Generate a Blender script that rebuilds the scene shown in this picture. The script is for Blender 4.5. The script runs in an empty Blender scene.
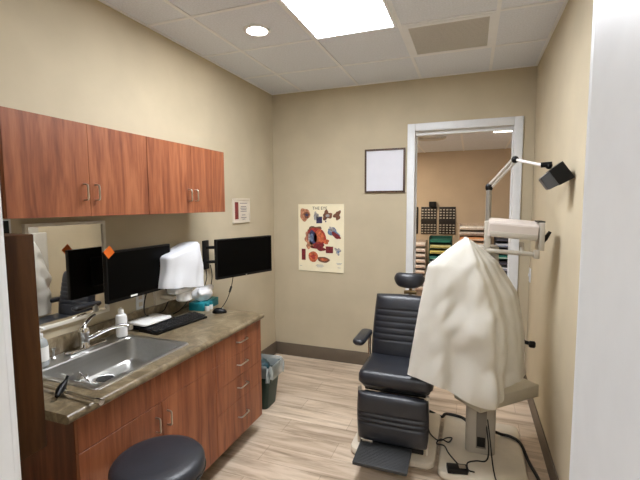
import bpy, bmesh, math, random
from mathutils import Vector, Matrix, noise
random.seed(7)
S = bpy.context.scene
COL = S.collection
PI = math.pi

# ------------------------------------------------------------------ camera, world, exposure
cd = bpy.data.cameras.new('camera'); cam = bpy.data.objects.new('camera', cd); COL.objects.link(cam)
cd.sensor_fit = 'HORIZONTAL'; cd.sensor_width = 36; cd.lens = 22.8233; cd.clip_start = .02; cd.clip_end = 60
fw = Vector((-.34851, .93329, -.08668)); rt = Vector((.93696, .34941, -.00508)); up = Vector((-.02555, .08299, .99622))
m = Matrix((rt, up, -fw)).transposed().to_4x4(); m.translation = Vector((2.0639, -4.0618, 1.6941))
cam.matrix_world = m
S.camera = cam
w = bpy.data.worlds.new('world'); S.world = w; w.use_nodes = True
w.node_tree.nodes['Background'].inputs[0].default_value = (.9, .9, 1, 1); w.node_tree.nodes['Background'].inputs[1].default_value = .3
S.view_settings.view_transform = 'Standard'; S.view_settings.look = 'None'
S.view_settings.exposure = 1.62; S.view_settings.gamma = 1; S.view_settings.use_curve_mapping = False
PANEL_E = 11.0       # fluorescent panel
DOWN_E = 26.0        # round downlight
FAR_E = 7.0          # strip light and added fill panel of the shop beyond the doorway
HALL_E = 9.0         # corridor fixture behind the camera

# ------------------------------------------------------------------ materials
def lin(c):
    return tuple((v/255/12.92 if v/255 <= .04045 else ((v/255+.055)/1.055)**2.4) for v in c) + (1,)
def newmat(name):
    M = bpy.data.materials.new(name); M.use_nodes = True
    nt = M.node_tree; return M, nt, nt.nodes, nt.links, nt.nodes['Principled BSDF']
def ramp(nodes, stops):
    r = nodes.new('ShaderNodeValToRGB'); e = r.color_ramp.elements
    while len(e) < len(stops): e.new(.5)
    for el, (p, c) in zip(e, stops): el.position = p; el.color = lin(c)
    return r
def mat(name, c, rough=.5, metal=0, var=.0, scale=8, bump=0, bscale=200, spec=.5, stretch=(1, 1, 1), coat=0):
    M, nt, N, L, b = newmat(name)
    b.inputs['Roughness'].default_value = rough; b.inputs['Metallic'].default_value = metal
    b.inputs['Specular IOR Level'].default_value = spec; b.inputs['Coat Weight'].default_value = coat
    g = N.new('ShaderNodeNewGeometry'); mp = N.new('ShaderNodeMapping'); L.new(g.outputs['Position'], mp.inputs[0])
    mp.inputs['Scale'].default_value = stretch
    n = N.new('ShaderNodeTexNoise'); n.inputs['Scale'].default_value = scale; n.inputs['Detail'].default_value = 6
    L.new(mp.outputs[0], n.inputs[0])
    lo = tuple(max(0, v*(1-var)) for v in c); hi = tuple(min(255, v*(1+var)) for v in c)
    r = ramp(N, [(.3, lo), (.7, hi)]); L.new(n.outputs[0], r.inputs[0]); L.new(r.outputs[0], b.inputs['Base Color'])
    if bump:
        n2 = N.new('ShaderNodeTexNoise'); n2.inputs['Scale'].default_value = bscale; n2.inputs['Detail'].default_value = 3
        L.new(mp.outputs[0], n2.inputs[0])
        bp = N.new('ShaderNodeBump'); bp.inputs['Strength'].default_value = bump; bp.inputs['Distance'].default_value = .004
        L.new(n2.outputs[0], bp.inputs['Height']); L.new(bp.outputs[0], b.inputs['Normal'])
    return M
def emit(name, c, e):
    M, nt, N, L, b = newmat(name)
    b.inputs['Base Color'].default_value = lin((235, 235, 235)); b.inputs['Emission Color'].default_value = lin(c); b.inputs['Emission Strength'].default_value = e
    return M
def wood(name, c1, c2, c3, axis='z', rough=.42, k=1.0):
    M, nt, N, L, b = newmat(name)
    g = N.new('ShaderNodeNewGeometry'); mp = N.new('ShaderNodeMapping'); L.new(g.outputs['Position'], mp.inputs[0])
    sc = {'z': (1, 1, .09), 'x': (.09, 1, 1), 'y': (1, .09, 1)}[axis]
    mp.inputs['Scale'].default_value = sc
    n = N.new('ShaderNodeTexNoise'); n.inputs['Scale'].default_value = 17*k; n.inputs['Detail'].default_value = 5; n.inputs['Distortion'].default_value = 1.2
    L.new(mp.outputs[0], n.inputs[0])
    n2 = N.new('ShaderNodeTexNoise'); n2.inputs['Scale'].default_value = 95*k; n2.inputs['Detail'].default_value = 3
    L.new(mp.outputs[0], n2.inputs[0])
    ad = N.new('ShaderNodeMath'); ad.operation = 'MULTIPLY_ADD'; ad.inputs[1].default_value = .3
    L.new(n2.outputs[0], ad.inputs[0]); L.new(n.outputs[0], ad.inputs[2])
    r = ramp(N, [(.46, c1), (.64, c2), (.84, c3)]); L.new(ad.outputs[0], r.inputs[0]); L.new(r.outputs[0], b.inputs['Base Color'])
    b.inputs['Roughness'].default_value = rough
    return M
def plank_floor():
    M, nt, N, L, b = newmat('floor_planks')
    g = N.new('ShaderNodeNewGeometry')
    br = N.new('ShaderNodeTexBrick'); L.new(g.outputs['Position'], br.inputs['Vector'])
    br.inputs['Scale'].default_value = 1; br.inputs['Brick Width'].default_value = 1.22; br.inputs['Row Height'].default_value = .18
    br.inputs['Mortar Size'].default_value = .0012; br.inputs['Mortar Smooth'].default_value = .2; br.offset = .37
    br.inputs['Color1'].default_value = lin((234, 219, 201)); br.inputs['Color2'].default_value = lin((212, 196, 178)); br.inputs['Mortar'].default_value = lin((150, 134, 116))
    mp = N.new('ShaderNodeMapping'); mp.inputs['Scale'].default_value = (.10, 1, 1); L.new(g.outputs['Position'], mp.inputs[0])
    n = N.new('ShaderNodeTexNoise'); n.inputs['Scale'].default_value = 14; n.inputs['Detail'].default_value = 8; n.inputs['Roughness'].default_value = .65; n.inputs['Distortion'].default_value = .6
    L.new(mp.outputs[0], n.inputs[0])
    r = ramp(N, [(.3, (168, 158, 146)), (.52, (232, 226, 218)), (.75, (255, 255, 255))]); L.new(n.outputs[0], r.inputs[0])
    mx = N.new('ShaderNodeMix'); mx.data_type = 'RGBA'; mx.blend_type = 'MULTIPLY'; mx.inputs['Factor'].default_value = 1
    L.new(br.outputs['Color'], mx.inputs['A']); L.new(r.outputs[0], mx.inputs['B']); L.new(mx.outputs['Result'], b.inputs['Base Color'])
    b.inputs['Roughness'].default_value = .42; b.inputs['Specular IOR Level'].default_value = .4
    return M
def granite():
    M, nt, N, L, b = newmat('counter_laminate')
    g = N.new('ShaderNodeNewGeometry')
    n = N.new('ShaderNodeTexNoise'); n.inputs['Scale'].default_value = 8; n.inputs['Detail'].default_value = 10; n.inputs['Roughness'].default_value = .72; n.inputs['Distortion'].default_value = 1.5
    L.new(g.outputs['Position'], n.inputs[0])
    r = ramp(N, [(.3, (78, 66, 48)), (.47, (112, 98, 75)), (.58, (136, 122, 97)), (.72, (168, 154, 126))]); L.new(n.outputs[0], r.inputs[0]); L.new(r.outputs[0], b.inputs['Base Color'])
    b.inputs['Roughness'].default_value = .3
    return M
def cloth_mat(name, c, trans=.35, rough=.75):
    M, nt, N, L, b = newmat(name)
    b.inputs['Base Color'].default_value = lin(c); b.inputs['Roughness'].default_value = rough
    t = N.new('ShaderNodeBsdfTranslucent'); t.inputs[0].default_value = lin(c)
    mx = N.new('ShaderNodeMixShader'); mx.inputs[0].default_value = trans
    L.new(b.outputs[0], mx.inputs[1]); L.new(t.outputs[0], mx.inputs[2]); L.new(mx.outputs[0], N['Material Output'].inputs[0])
    n = N.new('ShaderNodeTexNoise'); n.inputs['Scale'].default_value = 7; n.inputs['Detail'].default_value = 3; n.inputs['Distortion'].default_value = .5
    g = N.new('ShaderNodeNewGeometry'); L.new(g.outputs['Position'], n.inputs[0])
    bp = N.new('ShaderNodeBump'); bp.inputs['Strength'].default_value = .16; bp.inputs['Distance'].default_value = .03
    L.new(n.outputs[0], bp.inputs['Height']); L.new(bp.outputs[0], b.inputs['Normal'])
    return M
def glassy(name, c, trans=.9, rough=.1, alpha=1):
    M, nt, N, L, b = newmat(name)
    b.inputs['Base Color'].default_value = lin(c); b.inputs['Transmission Weight'].default_value = trans; b.inputs['Roughness'].default_value = rough; b.inputs['IOR'].default_value = 1.3; b.inputs['Alpha'].default_value = alpha
    return M

WALL = mat('wall_paint', (193, 181, 156), .85, var=.025, scale=3, bump=.12, bscale=260, spec=.2)
FARWALL = mat('shop_wall_paint', (200, 182, 158), .85, var=.02, scale=3, spec=.2)
HALLWALL = mat('corridor_paint', (205, 198, 184), .85, var=.02, scale=3, spec=.2)
TILE = mat('ceiling_tile', (226, 232, 243), .95, var=.03, scale=90, bump=.5, bscale=150, spec=.1)
GRID = mat('ceiling_grid_paint', (236, 239, 245), .5, var=.01)
FLOOR = plank_floor()
BASEB = mat('rubber_base', (104, 92, 78), .6, var=.04)
WHITE = mat('white_trim_paint', (224, 226, 228), .4, var=.01, scale=20)
CHERRY = wood('cherry_laminate', (108, 56, 34), (136, 78, 49), (158, 97, 64))
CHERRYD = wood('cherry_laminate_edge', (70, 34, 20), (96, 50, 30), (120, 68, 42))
DARKWOOD = wood('dark_oak', (44, 25, 9), (60, 36, 15), (76, 48, 23), rough=.75)
COUNTER = granite()
STEEL = mat('brushed_steel', (200, 200, 198), .3, 1, var=.02, scale=60, stretch=(1, .04, 1))
CHROME = mat('chrome', (222, 222, 222), .1, 1, var=.02)
NICKEL = mat('satin_nickel', (196, 192, 184), .28, 1, var=.03)
BLACK = mat('black_plastic', (9, 9, 10), .38, var=.1, spec=.25)
BLACKM = mat('matte_black_plastic', (18, 18, 19), .6, var=.1, spec=.25)
SCREEN = mat('dark_screen', (2, 2, 2), .4, var=.05, spec=.08)
VINYL = mat('black_vinyl', (34, 36, 42), .36, var=.12, scale=10, bump=.25, bscale=180)
STOOLV = mat('blue_black_vinyl', (40, 43, 50), .4, var=.1, scale=10, bump=.2, bscale=180)
BEIGE = mat('cream_enamel', (214, 204, 186), .4, var=.03)
GREYE = mat('warm_grey_enamel', (172, 165, 152), .42, var=.03)
COVER = cloth_mat('dust_cover_vinyl', (222, 219, 210), .2, .5)
COVERW = cloth_mat('white_cloth', (236, 238, 242), .2, .8)
BIN = mat('dark_green_plastic', (8, 44, 34), .4, var=.08)
LINER = glassy('bag_film', (214, 222, 220), .0, .3, .42)
PAPERW = mat('white_paper', (236, 236, 232), .7, var=.01)
CREAM = mat('cream_paper', (240, 230, 200), .55, var=.02)
ORANGE = mat('orange_paper', (240, 116, 28), .7, var=.03)
TEAL = mat('teal_card', (24, 128, 140), .5, var=.08, scale=40)
MIRROR = mat('mirror_glass', (235, 235, 232), .01, 1)
MFRAME = mat('brushed_frame', (222, 216, 204), .35, 0, var=.05)
DARKWOOD.node_tree.nodes['Principled BSDF'].inputs['Specular IOR Level'].default_value = .15
WALNUT = wood('walnut_frame', (52, 34, 24), (74, 50, 36), (92, 64, 46))
VENTG = mat('vent_mesh', (206, 204, 200), .8, var=.06, scale=300)
LIGHTP = emit('light_diffuser', (244, 248, 255), PANEL_E)
LIGHTD = emit('downlight_lens', (255, 244, 226), DOWN_E)
LIGHTF = emit('shop_strip_and_fill_lens', (255, 240, 218), FAR_E)
LIGHTH = emit('corridor_lens', (244, 248, 255), HALL_E)
RUBBER = mat('black_cord', (14, 14, 14), .5, var=.1)
BOTTLE = mat('white_plastic', (232, 232, 230), .3, var=.01)
CLEAR = glassy('clear_bottle_plastic', (228, 236, 238), .55, .15)

# ------------------------------------------------------------------ mesh helpers
def box(bm, x0, x1, y0, y1, z0, z1, bev=0, seg=2, M=None):
    t = bmesh.new()
    bmesh.ops.create_cube(t, size=1)
    for v in t.verts:
        v.co = Vector((x0+(v.co.x+.5)*(x1-x0), y0+(v.co.y+.5)*(y1-y0), z0+(v.co.z+.5)*(z1-z0)))
    if bev: bmesh.ops.bevel(t, geom=t.edges[:], offset=bev, segments=seg, profile=.5, affect='EDGES')
    return merge(bm, t, M)
def merge(bm, t, M=None):
    if M is not None: t.transform(M)
    t.normal_update()
    vm = {v: bm.verts.new(v.co) for v in t.verts}
    for f in t.faces:
        try: bm.faces.new([vm[v] for v in f.verts])
        except ValueError: pass
    t.free(); return bm
def loft(bm, rings, cap0=True, cap1=True, closed=True):
    R = [[bm.verts.new(Vector(p)) for p in r] for r in rings]
    n = len(R[0])
    for a, b in zip(R, R[1:]):
        for i in range(n if closed else n-1):
            j = (i+1) % n
            bm.faces.new((a[i], a[j], b[j], b[i]))
    if cap0: bm.faces.new(R[0][::-1])
    if cap1: bm.faces.new(R[-1])
    return bm
def lathe(bm, prof, c=(0, 0, 0), n=32, M=None, cap0=True, cap1=True):
    t = bmesh.new()
    loft(t, [[(c[0]+r*math.cos(2*PI*i/n), c[1]+r*math.sin(2*PI*i/n), c[2]+z) for i in range(n)] for r, z in prof], cap0, cap1)
    return merge(bm, t, M)
def smooth_path(pts, k=8):
    P = [Vector(p) for p in pts]
    if len(P) < 3: return P
    P = [2*P[0]-P[1]] + P + [2*P[-1]-P[-2]]
    out = []
    for i in range(1, len(P)-2):
        for s in range(k):
            t = s/k; a, b, c, d = P[i-1], P[i], P[i+1], P[i+2]
            out.append(.5*((2*b)+(c-a)*t+(2*a-5*b+4*c-d)*t*t+(3*b-a-3*c+d)*t**3))
    out.append(P[-2]); return out
def tube(bm, pts, r, n=10, smooth=True, k=8):
    P = smooth_path(pts, k) if smooth else [Vector(p) for p in pts]
    rad = r if callable(r) else (lambda t: r)
    d = (P[1]-P[0]).normalized()
    a = d.orthogonal().normalized(); rings = []
    for i, p in enumerate(P):
        q = (P[min(i+1, len(P)-1)]-P[max(i-1, 0)])
        if q.length > 1e-9: d = q.normalized()
        a = (a-d*a.dot(d)).normalized(); b = d.cross(a); rr = rad(i/(len(P)-1))
        rings.append([p+rr*(a*math.cos(2*PI*j/n)+b*math.sin(2*PI*j/n)) for j in range(n)])
    return loft(bm, rings)
def rrect(x0, x1, y0, y1, r, z, n=6):
    pts = []
    for cx, cy, a0 in ((x1-r, y1-r, 0), (x0+r, y1-r, PI/2), (x0+r, y0+r, PI), (x1-r, y0+r, 3*PI/2)):
        for i in range(n+1):
            a = a0+i/n*PI/2; pts.append((cx+r*math.cos(a), cy+r*math.sin(a), z))
    return pts
def slab(bm, x0, x1, y0, y1, z0, z1, r, e=.006, M=None, n=6):
    """rounded-rectangle plate with softened rims"""
    t = bmesh.new(); i = e
    loft(t, [rrect(x0+i, x1-i, y0+i, y1-i, max(r-i, .001), z0, n), rrect(x0, x1, y0, y1, r, z0+e, n), rrect(x0, x1, y0, y1, r, z1-e, n),
             rrect(x0+i*.3, x1-i*.3, y0+i*.3, y1-i*.3, max(r-i*.3, .001), z1-e*.3, n), rrect(x0+i, x1-i, y0+i, y1-i, max(r-i, .001), z1, n)])
    return merge(bm, t, M)
def pad(bm, wid, hei, thk, M, grooves=(), p=5, N=40, gd=.008, gw=.009, taper=0.0):
    """upholstered pad: X width, Z height, soft front toward -Y; stitched grooves across it"""
    t = bmesh.new(); F = []; B = []
    nx, nz = 24, N*2
    for j in range(nz+1):
        v = -1+2*j/nz; fr = []; bk = []
        for i in range(nx+1):
            u = -1+2*i/nx
            q = (abs(u)**p+abs(v)**p); uu, vv = u, v
            # square-to-superellipse corner rounding
            k = 1-.03*(u*u*v*v)
            x = uu*wid/2*k*(1-taper*(v+1)/2); z = vv*hei/2*k
            d = max(0, 1-abs(u)**p*1.0)**.5*max(0, 1-abs(v)**(p*1.6))**.5
            g = sum(gd*math.exp(-((z-gz)/gw)**2) for gz in grooves)*min(1, (1-abs(u))*12)
            fr.append(t.verts.new((x, -(thk*.35+thk*.65*d)+g, z))); bk.append(t.verts.new((x, 0, z)))
        F.append(fr); B.append(bk)
    for j in range(nz):
        for i in range(nx):
            t.faces.new((F[j][i], F[j][i+1], F[j+1][i+1], F[j+1][i])); t.faces.new((B[j][i], B[j+1][i], B[j+1][i+1], B[j][i+1]))
    for j in range(nz):
        t.faces.new((F[j][0], F[j+1][0], B[j+1][0], B[j][0])); t.faces.new((F[j][nx], B[j][nx], B[j+1][nx], F[j+1][nx]))
    for i in range(nx):
        t.faces.new((F[0][i], B[0][i], B[0][i+1], F[0][i+1])); t.faces.new((F[nz][i], F[nz][i+1], B[nz][i+1], B[nz][i]))
    bmesh.ops.recalc_face_normals(t, faces=t.faces[:])
    return merge(bm, t, M)
def obj(name, bm, material, parent=None, ang=35, local=False):
    bmesh.ops.recalc_face_normals(bm, faces=bm.faces[:])
    me = bpy.data.meshes.new(name)
    if parent is not None and not local: bm.transform(world_of(parent).inverted())
    bm.to_mesh(me); bm.free()
    me.materials.append(material)
    for p in me.polygons: p.use_smooth = True
    me.set_sharp_from_angle(angle=math.radians(ang))
    o = bpy.data.objects.new(name, me); COL.objects.link(o)
    if parent is not None: o.parent = parent
    return o
def world_of(o):
    M = o.matrix_basis.copy()
    while o.parent: o = o.parent; M = o.matrix_basis @ M
    return M
def tag(o, label, cat, group=None):
    o['label'] = label; o['category'] = cat
    if group: o['group'] = group
    return o
def thing(name, label, cat, loc, rz=0, group=None):
    o = bpy.data.objects.new(name, None); COL.objects.link(o); o.location = loc; o.rotation_euler = (0, 0, rz); o.empty_display_size = .05
    return tag(o, label, cat, group)
def struct(name, bm, material, parent=None, ang=35):
    o = obj(name, bm, material, parent, ang)
    if parent is None: o['kind'] = 'structure'
    return o
def one(*a, **k): return box(bmesh.new(), *a, **k)
def boxes(*lst):
    bm = bmesh.new()
    for b in lst: box(bm, *b[:6], **(b[6] if len(b) > 6 else {}))
    return bm
def T(x, y, z): return Matrix.Translation((x, y, z))
def RX(a): return Matrix.Rotation(a, 4, 'X')
def RY(a): return Matrix.Rotation(a, 4, 'Y')
def RZ(a): return Matrix.Rotation(a, 4, 'Z')
def copy_tree(o, parent=None):
    c = o.copy(); COL.objects.link(c); c.parent = parent
    for ch in list(o.children): copy_tree(ch, c)
    return c

# ------------------------------------------------------------------ room shell
W, H = 2.5652, 2.8885
FY = -3.485                                     # room face of the entrance casing
DX0, DX1, DZ = 1.535, 2.402, 2.392              # clear opening to the shop
EX0, EX1, EZ = 1.126, 2.190, 2.42               # clear opening of the entrance
struct('floor', one(-.2, 4.2, -5.6, 3.2, -.1, 0), FLOOR)
struct('wall_left', one(-.14, 0, -3.70, .12, 0, 2.95), WALL)
struct('wall_right', one(W, W+.14, -3.70, .12, 0, 2.95), WALL)
struct('wall_back', boxes((0, DX0-.012, 0, .12, 0, 2.95), (DX1+.012, W, 0, .12, 0, 2.95), (DX0-.012, DX1+.012, 0, .12, DZ+.012, 2.95)), WALL)
struct('wall_front', boxes((0, EX0-.015, -3.70, -3.50, 0, 2.95), (EX1+.015, W, -3.70, -3.50, 0, 2.95), (EX0-.015, EX1+.015, -3.70, -3.50, EZ+.015, 2.95)), WALL)
# ceiling with its fixture openings kept as one tile plane
struct('ceiling', one(0, W, -3.50, 0, H, H+.06), TILE)
gx = [.358+.61*k for k in range(4)]; gx = [g for g in (.358, .968, 1.578, 2.188)]
gy = [-.605-.61*k for k in range(5)]
bm = bmesh.new(); gz0 = H-.006
for x in gx: box(bm, x-.012, x+.012, -3.50, 0, gz0, H)
for y in gy:
    xs = [0]+gx+[W]
    for a, b in zip(xs, xs[1:]):
        if abs(a-.968) < .01 and abs(y+1.825) < .01: continue
        box(bm, a+(.012 if a else 0), b-(.012 if b < W else 0), y-.012, y+.012, gz0, H)
for b in ((0, .02, -3.50, 0), (W-.02, W, -3.50, 0), (.02, W-.02, -.02, 0)): box(bm, *b, gz0-.001, H)
struct('trim_1', bm, GRID)                      # ceiling grid
# casing and lining of the doorway to the shop
def profile_casing(bm, x0, x1, z0, z1, y0, y1):
    box(bm, x0, x1, y0, y1, z0, z1, bev=.004)
bm = bmesh.new()
cw = .072
profile_casing(bm, DX0-cw, DX0, 0, DZ+cw, -.018, 0); profile_casing(bm, DX1, DX1+cw, 0, DZ+cw, -.018, 0); profile_casing(bm, DX0, DX1, DZ, DZ+cw, -.018, 0)
box(bm, DX0-.012, DX0, 0, .12, 0, DZ); box(bm, DX1, DX1+.012, 0, .12, 0, DZ); box(bm, DX0-.012, DX1+.012, 0, .12, DZ, DZ+.012)
box(bm, DX0, DX0+.012, .05, .085, 0, DZ-.012); box(bm, DX1-.012, DX1, .05, .085, 0, DZ-.012); box(bm, DX0, DX1, .035, .085, DZ-.034, DZ)
box(bm, DX0-cw+.006, DX0-cw+.014, -.022, -.018, .01, DZ+cw-.006); box(bm, DX1+cw-.014, DX1+cw-.006, -.022, -.018, .01, DZ+cw-.006)
struct('trim_2', bm, WHITE)
# casing and lining of the entrance the picture is taken through
bm = bmesh.new()
box(bm, EX0-.015, EX0, -3.70, -3.50, 0, EZ); box(bm, EX1, EX1+.015, -3.70, -3.50, 0, EZ); box(bm, EX0-.015, EX1+.015, -3.70, -3.50, EZ, EZ+.015)
for y0, y1 in ((-3.50, FY), (-3.718, -3.70)):
    box(bm, EX0-.07, EX0, y0, y1, 0, EZ+.07, bev=.003); box(bm, EX1, EX1+.07, y0, y1, 0, EZ+.07, bev=.003); box(bm, EX0, EX1, y0, y1, EZ, EZ+.07, bev=.003)
struct('trim_3', bm, WHITE)
bh, bt = .142, .009
struct('baseboard_back', boxes((bt, DX0-cw, -bt, 0, 0, bh, dict(bev=.003)), (DX1+cw, W-bt, -bt, 0, 0, bh, dict(bev=.003))), BASEB)
struct('baseboard_left', one(0, bt, -1.485, 0, 0, bh, bev=.003), BASEB)
struct('baseboard_right', one(W-bt, W, FY-.015, 0, 0, bh, bev=.003), BASEB)
# the shop beyond the doorway
FH, FB = 2.55, 2.96
struct('wall_far', one(-.2, 4.2, FB, FB+.1, 0, FH), FARWALL)
struct('wall_far_left', one(-.2, -.1, .12, FB, 0, FH), FARWALL)
struct('wall_far_right', one(4.1, 4.2, .12, FB, 0, FH), FARWALL)
struct('ceiling_far', one(-.2, 4.2, .12, FB+.1, FH, FH+.05), TILE)
bm = bmesh.new()
for x in (.7, 1.31, 1.92, 2.53, 3.14): box(bm, x-.012, x+.012, .12, FB, FH-.005, FH)
struct('trim_4', bm, GRID)
# corridor the picture is taken from
struct('wall_corridor_back', one(-.2, 4.2, -5.6, -5.5, 0, 2.6), HALLWALL)
struct('wall_corridor_left', one(-.2, -.1, -5.5, -3.72, 0, 2.6), HALLWALL)
struct('wall_corridor_right', one(4.1, 4.2, -5.5, -3.72, 0, 2.6), HALLWALL)
struct('ceiling_corridor', one(-.2, 4.2, -5.6, -3.70, 2.6, 2.65), TILE)
struct('wall_corridor_front', one(W+.14, 4.2, -3.72, -3.62, 0, 2.6), HALLWALL)

# ------------------------------------------------------------------ ceiling fixtures
t = thing('ceiling_light_panel', 'large rectangular fluorescent light panel glowing white in the ceiling grid', 'ceiling light', (1.273, -1.825, H-.02))
x0, x1, y0, y1 = .982, 1.564, -2.423, -1.227
obj('frame', boxes((x0, x0+.02, y0, y1, H-.014, H), (x1-.02, x1, y0, y1, H-.014, H), (x0+.02, x1-.02, y0, y0+.02, H-.014, H), (x0+.02, x1-.02, y1-.02, y1, H-.014, H)), GRID, t)
obj('diffuser', one(x0+.02, x1-.02, y0+.02, y1-.02, H-.008, H), LIGHTP, t)
t = thing('downlight', 'round recessed downlight glowing in a ceiling tile left of the light panel', 'ceiling light', (.655, -1.5, H-.012))
bm = bmesh.new(); n = 40
ring = lambda r, z: [(.655+r*math.cos(2*PI*i/n), -1.5+r*math.sin(2*PI*i/n), z) for i in range(n)]
loft(bm, [ring(.07, H), ring(.095, H), ring(.095, H-.004), ring(.085, H-.012), ring(.07, H-.010), ring(.07, H)], False, False)
obj('trim_ring', bm, GRID, t)
bm = bmesh.new(); lathe(bm, [(.069, 0), (.069, -.006), (.05, -.008), (.001, -.009)], (.655, -1.5, H)); obj('lens', bm, LIGHTD, t)
t = thing('ceiling_vent', 'square grey perforated air vent set in the ceiling right of the light panel', 'vent', (1.883, -.91, H-.02))
x0, x1, y0, y1 = 1.592, 2.176, -1.203, -.617
def ringbox(x0, x1, y0, y1, wd, z0, z1): return boxes((x0, x0+wd, y0, y1, z0, z1), (x1-wd, x1, y0, y1, z0, z1), (x0+wd, x1-wd, y0, y0+wd, z0, z1), (x0+wd, x1-wd, y1-wd, y1, z0, z1))
obj('frame', ringbox(x0, x1, y0, y1, .035, H-.010, H), GRID, t)
bm = bmesh.new(); box(bm, x0+.035, x1-.035, y0+.035, y1-.035, H-.004, H)
k = 26
for i in range(k):
    y = y0+.045+i*(y1-y0-.09)/(k-1); box(bm, x0+.036, x1-.036, y-.005, y+.005, H-.009, H-.004)
obj('grille', bm, VENTG, t)
t = thing('shop_light', 'slim white strip light on the shop ceiling seen through the doorway', 'ceiling light', (2.39, 1.3, FH-.04))
obj('housing', one(2.27, 2.52, .90, 1.22, FH-.012, FH), GRID, t); obj('lens', one(2.285, 2.505, .915, 1.205, FH-.022, FH-.012), LIGHTF, t)
t = thing('shop_vent', 'small round air diffuser on the shop ceiling seen through the doorway', 'vent', (1.55, 1.43, FH-.02))
bm = bmesh.new()
for r in (.19, .14, .09): lathe(bm, [(r-.03, 0), (r, -.004), (r-.012, -.02), (r-.04, -.012)], (1.55, 1.43, FH), cap0=False, cap1=False)
obj('rings', bm, VENTG, t)
for nm, x, y, z, s, M_, lb in (('shop_fill_panel', .7, 1.5, FH, (.6, 1.1), LIGHTF, 'large unseen fill light added on the shop ceiling, left of the doorway view'), ('corridor_light', 2.0, -4.9, 2.6, (1.2, .6), LIGHTH, 'corridor ceiling light behind the camera')):  # the shop panel is an added fill, out of view, to light the shop
    t = thing(nm, lb, 'ceiling light', (x, y, z-.02))
    obj('housing', ringbox(x-s[0]/2, x+s[0]/2, y-s[1]/2, y+s[1]/2, .02, z-.012, z), GRID, t)
    obj('lens', one(x-s[0]/2+.02, x+s[0]/2-.02, y-s[1]/2+.02, y+s[1]/2-.02, z-.008, z), M_, t)

# ------------------------------------------------------------------ upper cabinets
def pull(y, z0, z1, x, vertical=True, dy=0):
    bm = bmesh.new(); r = .0045; o = .028
    if vertical: pts = [(x, y, z0), (x+o*.8, y, z0+.002), (x+o, y, z0+.012), (x+o, y, (z0+z1)/2), (x+o, y, z1-.012), (x+o*.8, y, z1-.002), (x, y, z1)]
    else: pts = [(x, y-dy, z0), (x+o*.8, y-dy+.004, z0), (x+o, y-dy+.016, z0), (x+o, y, z0), (x+o, y+dy-.016, z0), (x+o*.8, y+dy-.004, z0), (x, y+dy, z0)]
    return tube(bm, pts, r, 8)
def carcass(x1, y0, y1, z0, z1, th=.018, top=True, back=True):
    L = [(.002, x1, y0, y0+th, z0, z1), (.002, x1, y1-th, y1, z0, z1), (.002, x1, y0+th, y1-th, z0, z0+th)]
    if top: L.append((.002, x1, y0+th, y1-th, z1-th, z1))
    if back: L.append((.002, .014, y0+th, y1-th, z0+th, z1-(th if top else 0)))
    return boxes(*L)
UZ0, UZ1 = 1.646, 2.085
for (ya, ym, yb, lb) in ((-2.980, -2.595, -2.215, 'cherry wood wall cabinet at the near end, above the framed mirror'), (-2.213, -1.828, -1.445, 'cherry wood wall cabinet at the far end, above the left monitor')):
    t = thing('wall_cabinet', lb, 'cabinet', (.165, (ya+yb)/2, UZ0), 0, 'cherry wall cabinets over the counter')
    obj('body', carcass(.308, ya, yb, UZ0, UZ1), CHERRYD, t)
    for a, b, hy in ((ya+.0006, ym-.0006, ym-.034), (ym+.0006, yb-.0006, ym+.030)):
        d = obj('door', one(.309, .327, a, b, UZ0-.002, UZ1, bev=.001, seg=1), CHERRY, t)
        obj('handle', pull(hy if a < ym-.1 else hy+.0, 1.722, 1.797, .327), NICKEL, d)

# ------------------------------------------------------------------ base cabinets and counter
CF = .628
CT, CB = .905, .866
def base_body(ya, yb, name, lb):
    t = thing(name, lb, 'cabinet', (.3, (ya+yb)/2, 0), 0, 'cherry base cabinets under the counter')
    bm = carcass(CF-.020, ya, yb, .125, CB, top=False)
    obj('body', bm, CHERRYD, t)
    obj('toe_kick', one(.48, .496, ya, yb, 0, .125), BASEB, t)
    return t
ya, yb = -2.965, -2.045
t = base_body(ya, yb, 'sink_cabinet', 'cherry base cabinet with two doors under the sink')
obj('false_front', one(CF-.019, CF, ya+.001, yb-.001, .712, CB-.004, bev=.0015, seg=1), CHERRY, t)
ym = -2.503
for a, b, hy in ((ya+.001, ym-.0012, ym-.045), (ym+.0012, yb-.001, ym+.035)):
    d = obj('door', one(CF-.019, CF, a, b, .127, .709, bev=.0015, seg=1), CHERRY, t)
    obj('handle', pull(hy, .574, .650, CF), NICKEL, d)
ya, yb = -2.043, -1.475
t = base_body(ya, yb, 'drawer_cabinet', 'cherry base cabinet with four drawers at the far end')
zs = [CB-.004, .706, .552, .392, .127]
for z1, z0 in zip(zs, zs[1:]):
    d = obj('drawer', one(CF-.019, CF, ya+.001, yb-.001, z0+.0012, z1-.0012, bev=.0015, seg=1), CHERRY, t)
    hz = (z0+z1)/2 if z0 > .2 else .268
    obj('handle', pull(-1.752, hz+.006, hz, CF, False, .055), NICKEL, d)
# counter with sink cutout and backsplash
SX0, SX1, SY0, SY1 = .075, .545, -2.800, -2.225        # cutout
cx1, cy0, cy1 = .660, -3.020, -1.478
t = thing('countertop', 'long mottled brown laminate countertop on the cherry base cabinets', 'countertop', (.33, -2.25, CB))
bm = bmesh.new()
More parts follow.
